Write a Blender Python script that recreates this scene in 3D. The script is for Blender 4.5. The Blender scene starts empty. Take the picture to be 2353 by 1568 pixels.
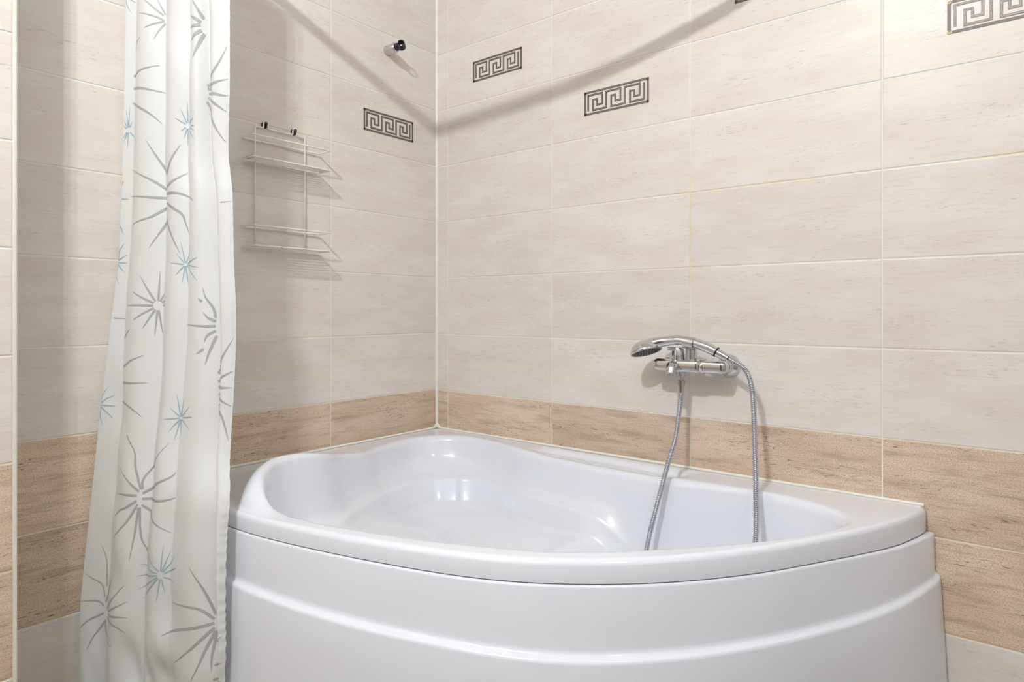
import bpy, bmesh, math, random
from mathutils import Vector, Matrix
C = bpy.context.scene.collection
S = bpy.context.scene
PI = math.pi
random.seed(7)
H0 = 0.68            # height of the upper edge of the brown tile band above the floor

# ---------------------------------------------------------------- camera, light, exposure
cam = bpy.data.cameras.new('camera')
co = bpy.data.objects.new('camera', cam); C.objects.link(co)
co.location = (1.6854, -1.6512, 0.2846 + H0)
co.rotation_euler = (PI / 2, 0, 0.68085)
cam.sensor_width = 36; cam.lens = 36 * 1495.84 / 2353
cam.shift_y = -(784 - 714.234) / 2353
cam.clip_start = 0.02
S.camera = co
w = bpy.data.worlds.new('world'); S.world = w; w.use_nodes = True
w.node_tree.nodes['Background'].inputs[0].default_value = (0.9, 0.92, 1, 1)
w.node_tree.nodes['Background'].inputs[1].default_value = 0.3
S.view_settings.view_transform = 'Standard'; S.view_settings.look = 'None'
S.view_settings.gamma = 1; S.view_settings.use_curve_mapping = False
S.view_settings.exposure = -0.35
LAMP = (1.22, -2.04, 1.80 + H0)
LAMP_W, FILL_W = 41.5, 10.0

# ---------------------------------------------------------------- helpers
def tag(o, label=None, cat=None, group=None, kind=None):
    if label: o['label'] = label
    if cat: o['category'] = cat
    if group: o['group'] = group
    if kind: o['kind'] = kind
    return o
def empty(name, loc=(0, 0, 0)):
    o = bpy.data.objects.new(name, None); o.location = loc; o.empty_display_size = .05
    C.objects.link(o); return o
def obj(name, bm, mats, parent=None, smooth=False, auto=None):
    me = bpy.data.meshes.new(name); bm.to_mesh(me); bm.free()
    for m in (mats if isinstance(mats, (list, tuple)) else [mats]): me.materials.append(m)
    if smooth: me.polygons.foreach_set('use_smooth', [True] * len(me.polygons))
    if auto: me.set_sharp_from_angle(angle=math.radians(auto))
    o = bpy.data.objects.new(name, me); C.objects.link(o)
    if parent:
        o.parent = parent
        P = Vector((0, 0, 0)); q = parent
        while q: P += Vector(q.location); q = q.parent
        o.location = -P if o.location.length == 0 else o.location
    return o
def box(bm, a, b, mi=0):
    vs = [bm.verts.new((x, y, z)) for x in (a[0], b[0]) for y in (a[1], b[1]) for z in (a[2], b[2])]
    for f in ((0, 1, 3, 2), (4, 6, 7, 5), (0, 4, 5, 1), (2, 3, 7, 6), (0, 2, 6, 4), (1, 5, 7, 3)):
        bm.faces.new([vs[i] for i in f]).material_index = mi
def basis(t):
    t = Vector(t).normalized()
    up = Vector((0, 0, 1)) if abs(t.z) < .9 else Vector((1, 0, 0))
    a = t.cross(up).normalized(); return a, a.cross(t).normalized()
def tube(bm, pts, r, n=12, closed=False, cap=True, mi=0):
    pts = [Vector(q) for q in pts]; N = len(pts)
    rs = r if isinstance(r, (list, tuple)) else [r] * N
    rings = []; a = None
    for i, q in enumerate(pts):
        if closed: t = pts[(i + 1) % N] - pts[i - 1]
        else: t = pts[min(N - 1, i + 1)] - pts[max(0, i - 1)]
        t = t.normalized()
        if a is None: a, b = basis(t)
        else:
            a = (a - t * a.dot(t)).normalized(); b = a.cross(t)
        rings.append([bm.verts.new(q + (a * math.cos(2 * PI * k / n) + b * math.sin(2 * PI * k / n)) * rs[i]) for k in range(n)])
    for i in range(N if closed else N - 1):
        A, B = rings[i], rings[(i + 1) % N]
        for k in range(n):
            f = bm.faces.new((A[k], A[(k + 1) % n], B[(k + 1) % n], B[k])); f.material_index = mi
    if cap and not closed:
        for R, rv in ((rings[0], True), (rings[-1], False)):
            f = bm.faces.new(list(reversed(R)) if rv else R); f.material_index = mi
def lathe(bm, o, axis, prof, n=32, mi=0, sx=1.0, ref=None):
    # prof: list of (distance along axis, radius)
    o = Vector(o); ax = Vector(axis).normalized(); a, b = basis(ax)
    if ref is not None:
        a = Vector(ref); a = (a - ax * a.dot(ax)).normalized(); b = a.cross(ax)
    rings = []
    for d, r in prof:
        if r < 1e-6: rings.append([bm.verts.new(o + ax * d)])
        else: rings.append([bm.verts.new(o + ax * d + (a * math.cos(2 * PI * k / n) * sx + b * math.sin(2 * PI * k / n)) * r) for k in range(n)])
    for A, B in zip(rings, rings[1:]):
        for k in range(n):
            k2 = (k + 1) % n
            if len(A) == 1 and len(B) == 1: continue
            if len(A) == 1: f = bm.faces.new((A[0], B[k2], B[k]))
            elif len(B) == 1: f = bm.faces.new((A[k], A[k2], B[0]))
            else: f = bm.faces.new((A[k], A[k2], B[k2], B[k]))
            f.material_index = mi
def spline(pts, n=8, closed=False):
    pts = [Vector(q) for q in pts]; N = len(pts); out = []
    for i in range(N if closed else N - 1):
        if closed: p0, p1, p2, p3 = pts[i - 1], pts[i], pts[(i + 1) % N], pts[(i + 2) % N]
        else: p0, p1, p2, p3 = pts[max(0, i - 1)], pts[i], pts[i + 1], pts[min(N - 1, i + 2)]
        for k in range(n):
            t = k / n
            out.append(.5 * ((2 * p1) + (p2 - p0) * t + (2 * p0 - 5 * p1 + 4 * p2 - p3) * t * t + (3 * p1 - p0 - 3 * p2 + p3) * t ** 3))
    if not closed: out.append(pts[-1])
    return out
def rounded(pts, r, n=5):
    # polyline with rounded corners
    pts = [Vector(q) for q in pts]; out = [pts[0]]
    for i in range(1, len(pts) - 1):
        a, q, b = pts[i - 1], pts[i], pts[i + 1]
        rr = min(r, (a - q).length * .45, (b - q).length * .45)
        s, e = q + (a - q).normalized() * rr, q + (b - q).normalized() * rr
        for k in range(n + 1):
            t = k / n; out.append(s * (1 - t) ** 2 + q * 2 * t * (1 - t) + e * t * t)
    out.append(pts[-1]); return out
def fix(bm):
    bmesh.ops.recalc_face_normals(bm, faces=bm.faces[:])

# ---------------------------------------------------------------- materials
def mat(name):
    m = bpy.data.materials.new(name); m.use_nodes = True
    return m, m.node_tree.nodes, m.node_tree.links, m.node_tree.nodes['Principled BSDF']
def simple(name, col, rough=.5, metal=0., coat=0., bump=0., bscale=200, var=.0):
    m, N, L, P = mat(name)
    P.inputs['Base Color'].default_value = (*col, 1); P.inputs['Roughness'].default_value = rough
    P.inputs['Metallic'].default_value = metal; P.inputs['Coat Weight'].default_value = coat
    P.inputs['Coat Roughness'].default_value = .04
    tc = N.new('ShaderNodeTexCoord'); nz = N.new('ShaderNodeTexNoise'); nz.inputs['Scale'].default_value = bscale
    L.new(tc.outputs['Object'], nz.inputs['Vector'])
    if bump:
        b = N.new('ShaderNodeBump'); b.inputs['Strength'].default_value = bump; b.inputs['Distance'].default_value = .001
        L.new(nz.outputs['Fac'], b.inputs['Height']); L.new(b.outputs['Normal'], P.inputs['Normal'])
    if var:
        mx = N.new('ShaderNodeMix'); mx.data_type = 'RGBA'
        mx.inputs[6].default_value = (*[c * (1 - var) for c in col], 1); mx.inputs[7].default_value = (*[min(1, c * (1 + var)) for c in col], 1)
        L.new(nz.outputs['Fac'], mx.inputs[0]); L.new(mx.outputs[2], P.inputs['Base Color'])
    return m
def noise(N, L, vec, scale, sx, sy, detail=4, rot=0., rough=.55, dist=0.):
    mp = N.new('ShaderNodeMapping'); mp.inputs['Scale'].default_value = (sx, sy, 1); mp.inputs['Rotation'].default_value = (0, 0, rot)
    L.new(vec, mp.inputs['Vector'])
    nz = N.new('ShaderNodeTexNoise'); nz.inputs['Scale'].default_value = scale; nz.inputs['Detail'].default_value = detail
    nz.inputs['Roughness'].default_value = rough; nz.inputs['Distortion'].default_value = dist
    L.new(mp.outputs['Vector'], nz.inputs['Vector']); return nz.outputs['Fac']
def ramp(N, L, fac, lo, hi):
    r = N.new('ShaderNodeMapRange'); r.inputs['From Min'].default_value = lo; r.inputs['From Max'].default_value = hi
    r.interpolation_type = 'SMOOTHSTEP'
    L.new(fac, r.inputs['Value']); return r.outputs['Result']
def mixc(N, L, fac, a, b):
    mx = N.new('ShaderNodeMix'); mx.data_type = 'RGBA'
    if isinstance(fac, float): mx.inputs[0].default_value = fac
    else: L.new(fac, mx.inputs[0])
    for i, q in ((6, a), (7, b)):
        if isinstance(q, tuple): mx.inputs[i].default_value = (*q, 1)
        else: L.new(q, mx.inputs[i])
    return mx.outputs[2]
def mul(N, L, a, b):
    m = N.new('ShaderNodeMath'); m.operation = 'MULTIPLY'
    for i, q in ((0, a), (1, b)):
        if isinstance(q, float): m.inputs[i].default_value = q
        else: L.new(q, m.inputs[i])
    return m.outputs[0]
def tile_mat(name, base, tint, dark, streak, speck, rough, grain):
    m, N, L, P = mat(name)
    uv = N.new('ShaderNodeUVMap'); uv.uv_map = 'tile'; v = uv.outputs['UV']
    cloud = noise(N, L, v, 1, 5, 14, 3, -.06)
    col = mixc(N, L, ramp(N, L, cloud, .3, .7), base, tint)
    if grain:
        g = noise(N, L, v, 1, 330, 430, 3); col = mixc(N, L, mul(N, L, ramp(N, L, g, .42, .72), grain), col, dark)
        b2 = noise(N, L, v, 1, 6, 46, 5, -.05, .6, .4); col = mixc(N, L, mul(N, L, ramp(N, L, b2, .46, .72), .42), col, dark)
    # fine layered streaks, then broken dark flecks along them
    s1 = noise(N, L, v, 1, 14, 230, 6, -.07, .62, .6)
    col = mixc(N, L, mul(N, L, ramp(N, L, s1, .52, .74), streak), col, dark)
    s2 = noise(N, L, v, 1, 52, 400, 5, -.07, .62, .8); msk = noise(N, L, v, 1, 5, 22, 4, -.07)
    f = mul(N, L, ramp(N, L, s2, .55, .68), mul(N, L, ramp(N, L, msk, .46, .62), speck))
    col = mixc(N, L, f, col, tuple(c * .42 for c in dark))
    # each tile a touch different
    rn = N.new('ShaderNodeUVMap'); rn.uv_map = 'rnd'; sp = N.new('ShaderNodeSeparateXYZ'); L.new(rn.outputs['UV'], sp.inputs[0])
    hs = N.new('ShaderNodeHueSaturation'); L.new(col, hs.inputs['Color']); L.new(sp.outputs['X'], hs.inputs['Value'])
    L.new(hs.outputs['Color'], P.inputs['Base Color'])
    P.inputs['Roughness'].default_value = rough; P.inputs['Specular IOR Level'].default_value = .32
    b = N.new('ShaderNodeBump'); b.inputs['Strength'].default_value = .12; b.inputs['Distance'].default_value = .0006
    wv = noise(N, L, v, 1, 14, 30, 2); L.new(wv, b.inputs['Height']); L.new(b.outputs['Normal'], P.inputs['Normal'])
    return m
M_light = tile_mat('cream_stone_tile', (.785, .735, .678), (.728, .662, .588), (.50, .39, .295), .30, .36, .36, 0)
M_brown = tile_mat('brown_stone_tile', (.815, .655, .505), (.700, .540, .395), (.26, .170, .115), .42, 1.0, .36, .52)
def grout_mat():
    m, N, L, P = mat('cream_grout')
    tc = N.new('ShaderNodeTexCoord')
    f = noise(N, L, tc.outputs['Object'], 2.2, 1, 1, 2)
    L.new(mixc(N, L, ramp(N, L, f, .52, .70), (.84, .80, .71), (.78, .66, .42)), P.inputs['Base Color'])
    P.inputs['Roughness'].default_value = .7; return m
M_grout = grout_mat()
M_silicone = simple('ivory_silicone', (.83, .81, .73), .35, var=.06, bscale=40)
M_bath = simple('white_acrylic', (.825, .845, .905), .17, coat=.4, var=.006, bscale=3)
M_dark = simple('painted_gap_shade', (.03, .03, .03), .8, var=.1)  # near-black colour standing in for shade inside the rim gap
M_chrome = simple('chrome', (.66, .66, .67), .06, 1., var=.02, bscale=30)
M_chrome_soft = simple('satin_chrome', (.62, .62, .64), .20, 1., var=.05, bscale=60)
M_hose = simple('hose_metal', (.55, .56, .60), .22, 1., var=.05, bscale=90)
M_gunmetal = simple('dark_steel', (.10, .10, .105), .22, .9, var=.2)
M_black = simple('black_plastic', (.012, .013, .014), .28, var=.1)
M_nozzle = simple('grey_rubber_nozzles', (.07, .08, .075), .45, bump=.2)
M_meander = simple('dark_pewter_line', (.085, .070, .062), .30, .35, bump=.3, bscale=700, var=.25)
M_core = simple('silver_relief', (.24, .22, .212), .30, .55, bump=.6, bscale=900, var=.3)
M_band = simple('taupe_metal_band', (.175, .145, .130), .38, .35, bump=.6, bscale=900, var=.3)
M_gold = simple('bronze_corner', (.085, .060, .025), .25, .7, bump=.4, bscale=500, var=.2)
M_ceil = simple('white_ceiling_paint', (.86, .85, .83), .7, bump=.1, var=.01)
M_paint = simple('pale_wall_finish', (.50, .50, .50), .4, bump=.05, var=.02)
M_floor = simple('beige_floor_tile', (.33, .275, .215), .3, var=.1, bscale=9)
M_added_door = simple('added_door_brown', (.16, .09, .05), .4, var=.2, bscale=12)
def wire_mat():
    m, N, L, P = mat('white_coated_wire')
    tc = N.new('ShaderNodeTexCoord'); g = tc.outputs['Object']
    a = noise(N, L, g, 55, 1, 1, 3); r = ramp(N, L, a, .66, .74)
    uv = N.new('ShaderNodeUVMap'); 
    L.new(mixc(N, L, mul(N, L, r, .75), (.86, .835, .775), (.46, .27, .07)), P.inputs['Base Color'])
    P.inputs['Roughness'].default_value = .35; return m
M_wire = wire_mat()
M_rust = simple('rusty_wire_end', (.36, .21, .06), .7, bump=.5, var=.4, bscale=300)
def cloth_mat(name, col, tr, rough=.55, sheen=.1):
    m, N, L, P = mat(name)
    P.inputs['Base Color'].default_value = (*col, 1); P.inputs['Roughness'].default_value = rough
    P.inputs['Sheen Weight'].default_value = sheen
    uv = N.new('ShaderNodeTexCoord'); wv = N.new('ShaderNodeTexNoise'); wv.inputs['Scale'].default_value = 900
    mp = N.new('ShaderNodeMapping'); mp.inputs['Scale'].default_value = (1, 1, .25); L.new(uv.outputs['Object'], mp.inputs['Vector']); L.new(mp.outputs['Vector'], wv.inputs['Vector'])
    b = N.new('ShaderNodeBump'); b.inputs['Strength'].default_value = .10; b.inputs['Distance'].default_value = .0004
    L.new(wv.outputs['Fac'], b.inputs['Height']); L.new(b.outputs['Normal'], P.inputs['Normal'])
    t = N.new('ShaderNodeBsdfTranslucent'); t.inputs['Color'].default_value = (*col, 1)
    mx = N.new('ShaderNodeMixShader'); mx.inputs[0].default_value = tr
    L.new(P.outputs[0], mx.inputs[1]); L.new(t.outputs[0], mx.inputs[2])
    L.new(mx.outputs[0], N['Material Output'].inputs['Surface']); return m
M_cloth = cloth_mat('white_polyester', (.83, .83, .81), .22)
M_print = cloth_mat('grey_print', (.42, .42, .405), .10)
M_teal = cloth_mat('teal_print', (.33, .48, .53), .10)
def lampmat(name, col, s):
    m, N, L, P = mat(name); P.inputs['Emission Color'].default_value = (*col, 1); P.inputs['Emission Strength'].default_value = s
    P.inputs['Base Color'].default_value = (.8, .8, .8, 1); return m

# ---------------------------------------------------------------- room shell
TW, TH, GAP = .4525, .2, .0028
ROOM_X, ROOM_Y, ROOM_Z = 2.75, -2.85, 1.87 + H0
def tiled(name, spans, zoff, to3d, mats, zlo=-.68, zhi=1.87, thick=.06, first=0, parent=None):
    # spans: joint positions along the wall; tiles pillow out of a recessed grout bed
    bm = bmesh.new(); u1 = bm.loops.layers.uv.new('tile'); u2 = bm.loops.layers.uv.new('rnd')
    rng = random.Random(first + 11)
    rows = [zlo] + [k * TH + zoff for k in range(-3, 10) if zlo + .02 < k * TH + zoff < zhi - .02] + [zhi]
    for (a, b) in zip(spans, spans[1:]):
        for (c, d) in zip(rows, rows[1:]):
            zm = (c + d) / 2
            mi = 1 if -.4 + zoff < zm < zoff else 0
            ou, ov, br = rng.uniform(0, 40), rng.uniform(0, 40), (rng.uniform(.90, 1.07) if mi else rng.uniform(.965, 1.025))
            rings = []
            for ins, dep in ((GAP / 2, .0014), (GAP / 2 + .0004, .0004), (GAP / 2 + .0022, 0.)):
                rings.append([(a + ins, c + ins, dep), (b - ins, c + ins, dep), (b - ins, d - ins, dep), (a + ins, d - ins, dep)])
            vs = [[(bm.verts.new(to3d(*q)), q) for q in R] for R in rings]
            fs = [[vs[2][k] for k in range(4)]]
            for i in (0, 1):
                for k in range(4): fs.append([vs[i][k], vs[i][(k + 1) % 4], vs[i + 1][(k + 1) % 4], vs[i + 1][k]])
            for f in fs:
                F = bm.faces.new([q[0] for q in f]); F.material_index = mi
                for lp, q in zip(F.loops, f):
                    lp[u1].uv = (q[1][0] + ou, q[1][1] + ov); lp[u2].uv = (br, .5)
    a, b = spans[0], spans[-1]
    A = [to3d(x, z, d) for d in (.0013, thick) for x, z in ((a, zlo), (b, zlo), (b, zhi), (a, zhi))]
    vs = [bm.verts.new(q) for q in A]
    for f in ((0, 1, 2, 3), (4, 7, 6, 5), (0, 4, 5, 1), (1, 5, 6, 2), (2, 6, 7, 3), (3, 7, 4, 0)):
        bm.faces.new([vs[i] for i in f]).material_index = 2
    fix(bm)
    o = obj(name, bm, mats, parent); tag(o, kind='structure'); return o
TM = [M_light, M_brown, M_grout]
tiled('wall_right', [0, .055, .5075, .960, 1.4125, 1.865, 2.3175, ROOM_X], 0, lambda s, z, d: (s, d, z + H0), TM, first=1)
tiled('wall_left', [0, .452, .9045, 1.34], .004, lambda s, z, d: (-d, -s, z + H0), TM, first=2)
tiled('wall_near', [1.2935, 1.69, 2.1425, 2.595, -ROOM_Y], .001, lambda s, z, d: (.20 - d, -s, z + H0), TM, first=3, thick=.21)
def slab(name, a, b, m):
    bm = bmesh.new(); box(bm, a, b); fix(bm); return tag(obj(name, bm, m), kind='structure')
slab('floor', (-.06, ROOM_Y - .06, -.06), (ROOM_X + .06, .06, 0), M_floor)
slab('ceiling', (-.06, ROOM_Y - .06, ROOM_Z), (ROOM_X + .06, .06, ROOM_Z + .06), M_ceil)
slab('wall_back', (-.06, ROOM_Y - .06, 0), (ROOM_X + .06, ROOM_Y, ROOM_Z), M_paint)
slab('wall_front', (ROOM_X, ROOM_Y, 0), (ROOM_X + .06, 0, ROOM_Z), M_paint)
dm = bmesh.new(); box(dm, (.55, ROOM_Y, 0), (1.35, ROOM_Y + .04, 2.05)); box(dm, (.47, ROOM_Y, 0), (.55, ROOM_Y + .05, 2.13)); box(dm, (1.35, ROOM_Y, 0), (1.43, ROOM_Y + .05, 2.13)); box(dm, (.47, ROOM_Y, 2.05), (1.43, ROOM_Y + .05, 2.13))
fix(dm); tag(obj('added_door_1', dm, M_added_door), kind='structure')  # unseen door, added as a dark contrast for the chrome to reflect
# silicone joints and the tile edge strip
bm = bmesh.new(); tube(bm, [(.001, -.001, H0 - .14), (.001, -.001, ROOM_Z - .002)], .0062, 10); tag(obj('trim_1', bm, M_silicone, smooth=True, auto=60), kind='structure')
bm = bmesh.new(); tube(bm, [(0, -.94, H0 - .136), (0, -.02, H0 - .136), (0.0015, -.0015, H0 - .128)], [.0048, .0048, .010], 10); tag(obj('trim_2', bm, M_silicone, smooth=True, auto=60), kind='structure')
bm = bmesh.new(); tube(bm, [(0.0015, -.0015, H0 - .128), (.02, 0, H0 - .136), (1.492, 0, H0 - .136)], [.010, .0048, .0048], 10); tag(obj('trim_3', bm, M_silicone, smooth=True, auto=60), kind='structure')
bm = bmesh.new(); box(bm, (.005, -1.2955, 0), (.2015, -1.2875, ROOM_Z)); fix(bm)
bmesh.ops.bevel(bm, geom=[e for e in bm.edges if abs(e.verts[0].co.x - .2015) < 1e-4 and abs(e.verts[1].co.x - .2015) < 1e-4], offset=.003, segments=3, affect='EDGES')
tag(obj('trim_4', bm, M_silicone, smooth=True, auto=40), kind='structure')

# ---------------------------------------------------------------- bathtub
def cat2(pts, n=10): return [(q.x, q.y) for q in spline([(x, y, 0) for x, y in pts], n)]
FRONT = cat2([(0.003, -.945), (.18, -.957), (.36, -.957), (.51, -.941), (.72, -.893), (.92, -.826), (1.066, -.742), (1.19, -.629), (1.302, -.478), (1.392, -.315), (1.462, -.16), (1.493, -.045), (1.496, -.003)], 12)
OUT = FRONT + [(.75, -.003), (.003, -.003), (.003, -.45)]
INN = [(q.x, q.y, q.z) for q in spline([  # x, y, rise above the flat rim
    (.619, -.880, 0), (.808, -.823, 0), (.963, -.755, 0), (1.044, -.708, 0), (1.168, -.590, 0), (1.290, -.444, 0), (1.361, -.326, 0), (1.390, -.235, 0), (1.358, -.165, 0), (1.285, -.126, 0), (1.182, -.110, 0),
    (1.004, -.126, .0), (.820, -.130, .0), (.656, -.122, .0), (.485, -.106, 0), (.345, -.066, 0), (.205, -.052, 0), (.111, -.108, 0), (.072, -.200, 0), (.104, -.345, 0), (.150, -.440, .006), (.200, -.560, .030), (.245, -.640, .050),
    (.262, -.700, .064), (.264, -.755, .069), (.276, -.800, .069), (.316, -.850, .063), (.358, -.884, .052), (.392, -.902, .032), (.428, -.906, .010), (.500, -.902, 0)], 8, True)]
CX, CY = .72, -.43
def hit(poly, th, closed=True):
    dx, dy = math.cos(th), math.sin(th); best = None
    N = len(poly)
    for i in range(N):
        a, b = poly[i], poly[(i + 1) % N]
        ax, ay, bx, by = a[0] - CX, a[1] - CY, b[0] - CX, b[1] - CY
        ex, ey = bx - ax, by - ay
        den = dx * ey - dy * ex
        if abs(den) < 1e-12: continue
        r = (ax * ey - ay * ex) / den; t = (ax * dy - ay * dx) / den
        if r > 0 and -1e-9 <= t <= 1 + 1e-9 and (best is None or r > best[0]):
            best = (r, a[2] + (b[2] - a[2]) * t if len(a) > 2 else 0)
    return best
angs = sorted(set([2 * PI * k / 256 - PI for k in range(256)] + [math.atan2(y - CY, x - CX) for x, y in ((.003, -.003), (1.496, -.003), (.003, -.945))]))
def sst(a, b, x):
    t = min(1, max(0, (x - a) / (b - a))); return t * t * (3 - 2 * t)
RIM = H0 - .1365
def ramp1(T, t):
    if t <= T[0][0]: return T[0][1]
    for a, b in zip(T, T[1:]):
        if t <= b[0]: return a[1] + (b[1] - a[1]) * sst(a[0], b[0], t)
    return T[-1][1]
LIP = ((0, .034), (.24, .035), (.50, .039), (.70, .043), (.85, .048), (1, .050))   # rim edge depth along the front curve
def lip(th):
    # nearest point of the front curve in this direction
    best = min(range(len(FRONT)), key=lambda i: abs((math.atan2(FRONT[i][1] - CY, FRONT[i][0] - CX) - th + PI) % (2 * PI) - PI))
    return ramp1(LIP, best / (len(FRONT) - 1))
def bath_rings():
    cols = []
    inner = [hit(INN, th) for th in angs]; na = len(angs); K = 44
    wts = [math.exp(-(k / 19) ** 2) for k in range(-K, K + 1)]
    soft = [sum(wt * inner[(i + k) % na][0] for k, wt in zip(range(-K, K + 1), wts)) / sum(wts) for i in range(na)]
    drop = [-.014 * math.log(1 + math.exp(-(b - a[0]) / .014)) for a, b in zip(inner, soft)]
    w2 = [math.exp(-(k / 7) ** 2) for k in range(-16, 17)]
    drop = [sum(wt * drop[(i + k) % na] for k, wt in zip(range(-16, 17), w2)) / sum(w2) + .005 for i in range(na)]
    for ia, th in enumerate(angs):
        R, _ = hit(OUT, th); r, rise = inner[ia]; rise = max(0, rise)
        d = (math.cos(th), math.sin(th)); P = lambda q, z: (CX + d[0] * q, CY + d[1] * q, z)
        room = R - r
        # seat ledge at the corner and the left, straight wall on the right
        ang = math.degrees(th) % 360
        s = sst(22, 82, ang) * (1 - sst(215, 255, ang))
        front = sst(180, 215, ang) * (1 - sst(345, 358, ang)) if ang < 358 else 0
        q = sst(50, 57, ang) * (1 - sst(110, 126, ang))
        g = max(.006, min(.050 * (1 - q) + .085 * q, room - .019))
        dip = .011 * q
        ix = lambda q: r - q
        f = .010; lt = lip(th)
        c = [P(R - .02, RIM - lt), P(R, RIM - lt), P(R, RIM - lt + .003), P(R, RIM - f), P(R - f * .3, RIM - f * .3), P(R - f, RIM), P(R - f - .004, RIM),
             P(r + g + .002, RIM)]
        c += [P(r + g * (.90 + .04 * q), RIM + rise * .18 - dip * .75), P(r + g * (.76 + .08 * q), RIM + rise * .60 - dip * 1.05), P(r + g * .50, RIM + rise * .90 - dip * .95), P(r + g * .25, RIM + rise * .99 - dip * .45), P(r + g * .02, RIM + rise * .97 - .001 - dip * .2)]
        fl = .014 - .006 * min(1, rise / .05)
        c += [P(r - fl * .55, RIM + rise * .88 - .006), P(r - fl, RIM + rise * .72 - .018)]
        top = RIM + rise * .72 - .018
        zl = H0 - .243                       # ledge height
        # straight wall version / ledge version
        A = [(r - .022, top - (top - (H0 - .46)) * .25), (r - .034, top - (top - (H0 - .46)) * .5), (r - .043, top - (top - (H0 - .46)) * .75), (r - .050, H0 - .448), (r - .060, H0 - .464), (r - .074, H0 - .470), (r - .105, H0 - .472)]
        zb = H0 - .325 + .045 * sst(160, 195, ang) + .015 * (1 - sst(75, 110, ang))
        B = [(r - .016, top - (top - zl) * .45), (r - .026, top - (top - zl) * .82), (r - .038, zl - .001), (r - .055, zl - .005), (r - .063, zl - .014), (r - .070, zb + .012), (r - .088, zb)]
        low = drop[ia]          # the lower tub follows a calmer outline than the rim
        for k, ((ra, za), (rb, zb)) in enumerate(zip(A, B)): c.append(P(ra + (rb - ra) * s + low * min(1, k / 3), za + (zb - za) * s))
        rr = A[-1][0] * (1 - s) + B[-1][0] * s + low
        zz = A[-1][1] * (1 - s) + B[-1][1] * s
        c += [P(rr * .86, zz - .002 * s), P(rr * .62, zz - .010 * s), P(rr * .34, zz * .5 + (H0 - .385) * .5)]
        cols.append(c)
    return cols
bt = empty('bathtub', (.72, -.43, 0)); tag(bt, 'white acrylic corner bathtub with curved front panel and raised headrest', 'bathtub')
bm = bmesh.new(); cols = bath_rings(); vs = [[bm.verts.new(q) for q in c] for c in cols]; n = len(vs)
for i in range(n):
    A, B = vs[i], vs[(i + 1) % n]
    for k in range(len(A) - 1): bm.faces.new((A[k], B[k], B[k + 1], A[k + 1]))
cv = bm.verts.new((CX, CY, H0 - .390))
for i in range(n): bm.faces.new((vs[i][-1], vs[(i + 1) % n][-1], cv))
fix(bm)
if sum(f.normal.z for f in bm.faces) < 0: bmesh.ops.reverse_faces(bm, faces=bm.faces[:])
shell = obj('basin', bm, M_bath, bt, smooth=True, auto=75)
# front panel: swept profile along the front curve
def offset_curve(pts, off):
    out = []
    for i, (x, y) in enumerate(pts):
        a, b = pts[max(0, i - 1)], pts[min(len(pts) - 1, i + 1)]
        tx, ty = b[0] - a[0], b[1] - a[1]; l = math.hypot(tx, ty)
        out.append((x + ty / l * off(i), y - tx / l * off(i)))
    return out
NF = len(FRONT)
def apron_col(i):
    t = i / (NF - 1)
    up = .003 + .012 * sst(.72, 1, t)                       # upper panel proud of the lip
    mid = math.sin(PI * min(1, t * 1.05)) ** .8 if t < .95 else 0
    st = up + .012 + .005 * max(0, mid) * (1 - sst(.9, 1, t))
    zr = H0 - ramp1(((0, .262), (.17, .276), (.36, .288), (.52, .296), (.75, .298), (.92, .281), (1, .276)), t)
    z0 = RIM - ramp1(LIP, t) - .0018
    return [(-.03, z0 - .004), (up - .004, z0 - .0005), (up - .001, z0 - .002), (up, z0 - .005), (up + .0012, zr + .012), (up + .0022, zr + .006), (up + (st - up) * .30, zr + .0022), (st - .0040, zr - .0006), (st - .0011, zr - .0030), (st, zr - .0075), (st + .004, zr - .08), (st + .012, H0 - .50), (st + .013, .06), (st - .008, .02), (st - .02, .006), (st - .04, .006)]
prof = [apron_col(i) for i in range(NF)]
curves = [offset_curve(FRONT, lambda i, k=k: prof[i][k][0]) for k in range(len(prof[0]))]
def apron(k0, k1, name, parent):
    bm = bmesh.new(); cols = []
    for i in range(NF):
        col = []
        for k in range(k0, k1):
            x, y = curves[k][i]
            col.append(bm.verts.new((max(.004, x), min(-.004, y), prof[i][k][1])))
        cols.append(col)
    for A, B in zip(cols, cols[1:]):
        for k in range(len(A) - 1): bm.faces.new((A[k], B[k], B[k + 1], A[k + 1]))
    # return flange gives the panel its thickness at the walls
    fix(bm); 
    o = obj(name, bm, M_bath, parent, smooth=True, auto=80)
    sd = o.modifiers.new('thickness', 'SOLIDIFY'); sd.thickness = .004; sd.offset = -1
    return o
apron(0, len(prof[0]), 'front_panel', bt)
bm = bmesh.new()  # black strip behind the panel gap, painted shade below the rim
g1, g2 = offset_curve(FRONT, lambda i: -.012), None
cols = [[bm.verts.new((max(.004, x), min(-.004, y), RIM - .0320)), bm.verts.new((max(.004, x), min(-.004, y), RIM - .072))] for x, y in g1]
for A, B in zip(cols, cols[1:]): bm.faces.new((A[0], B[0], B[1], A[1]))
fix(bm); tag(obj('gap_shade', bm, M_dark, bt), 'black strip painting the shade inside the gap below the rim')

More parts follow.
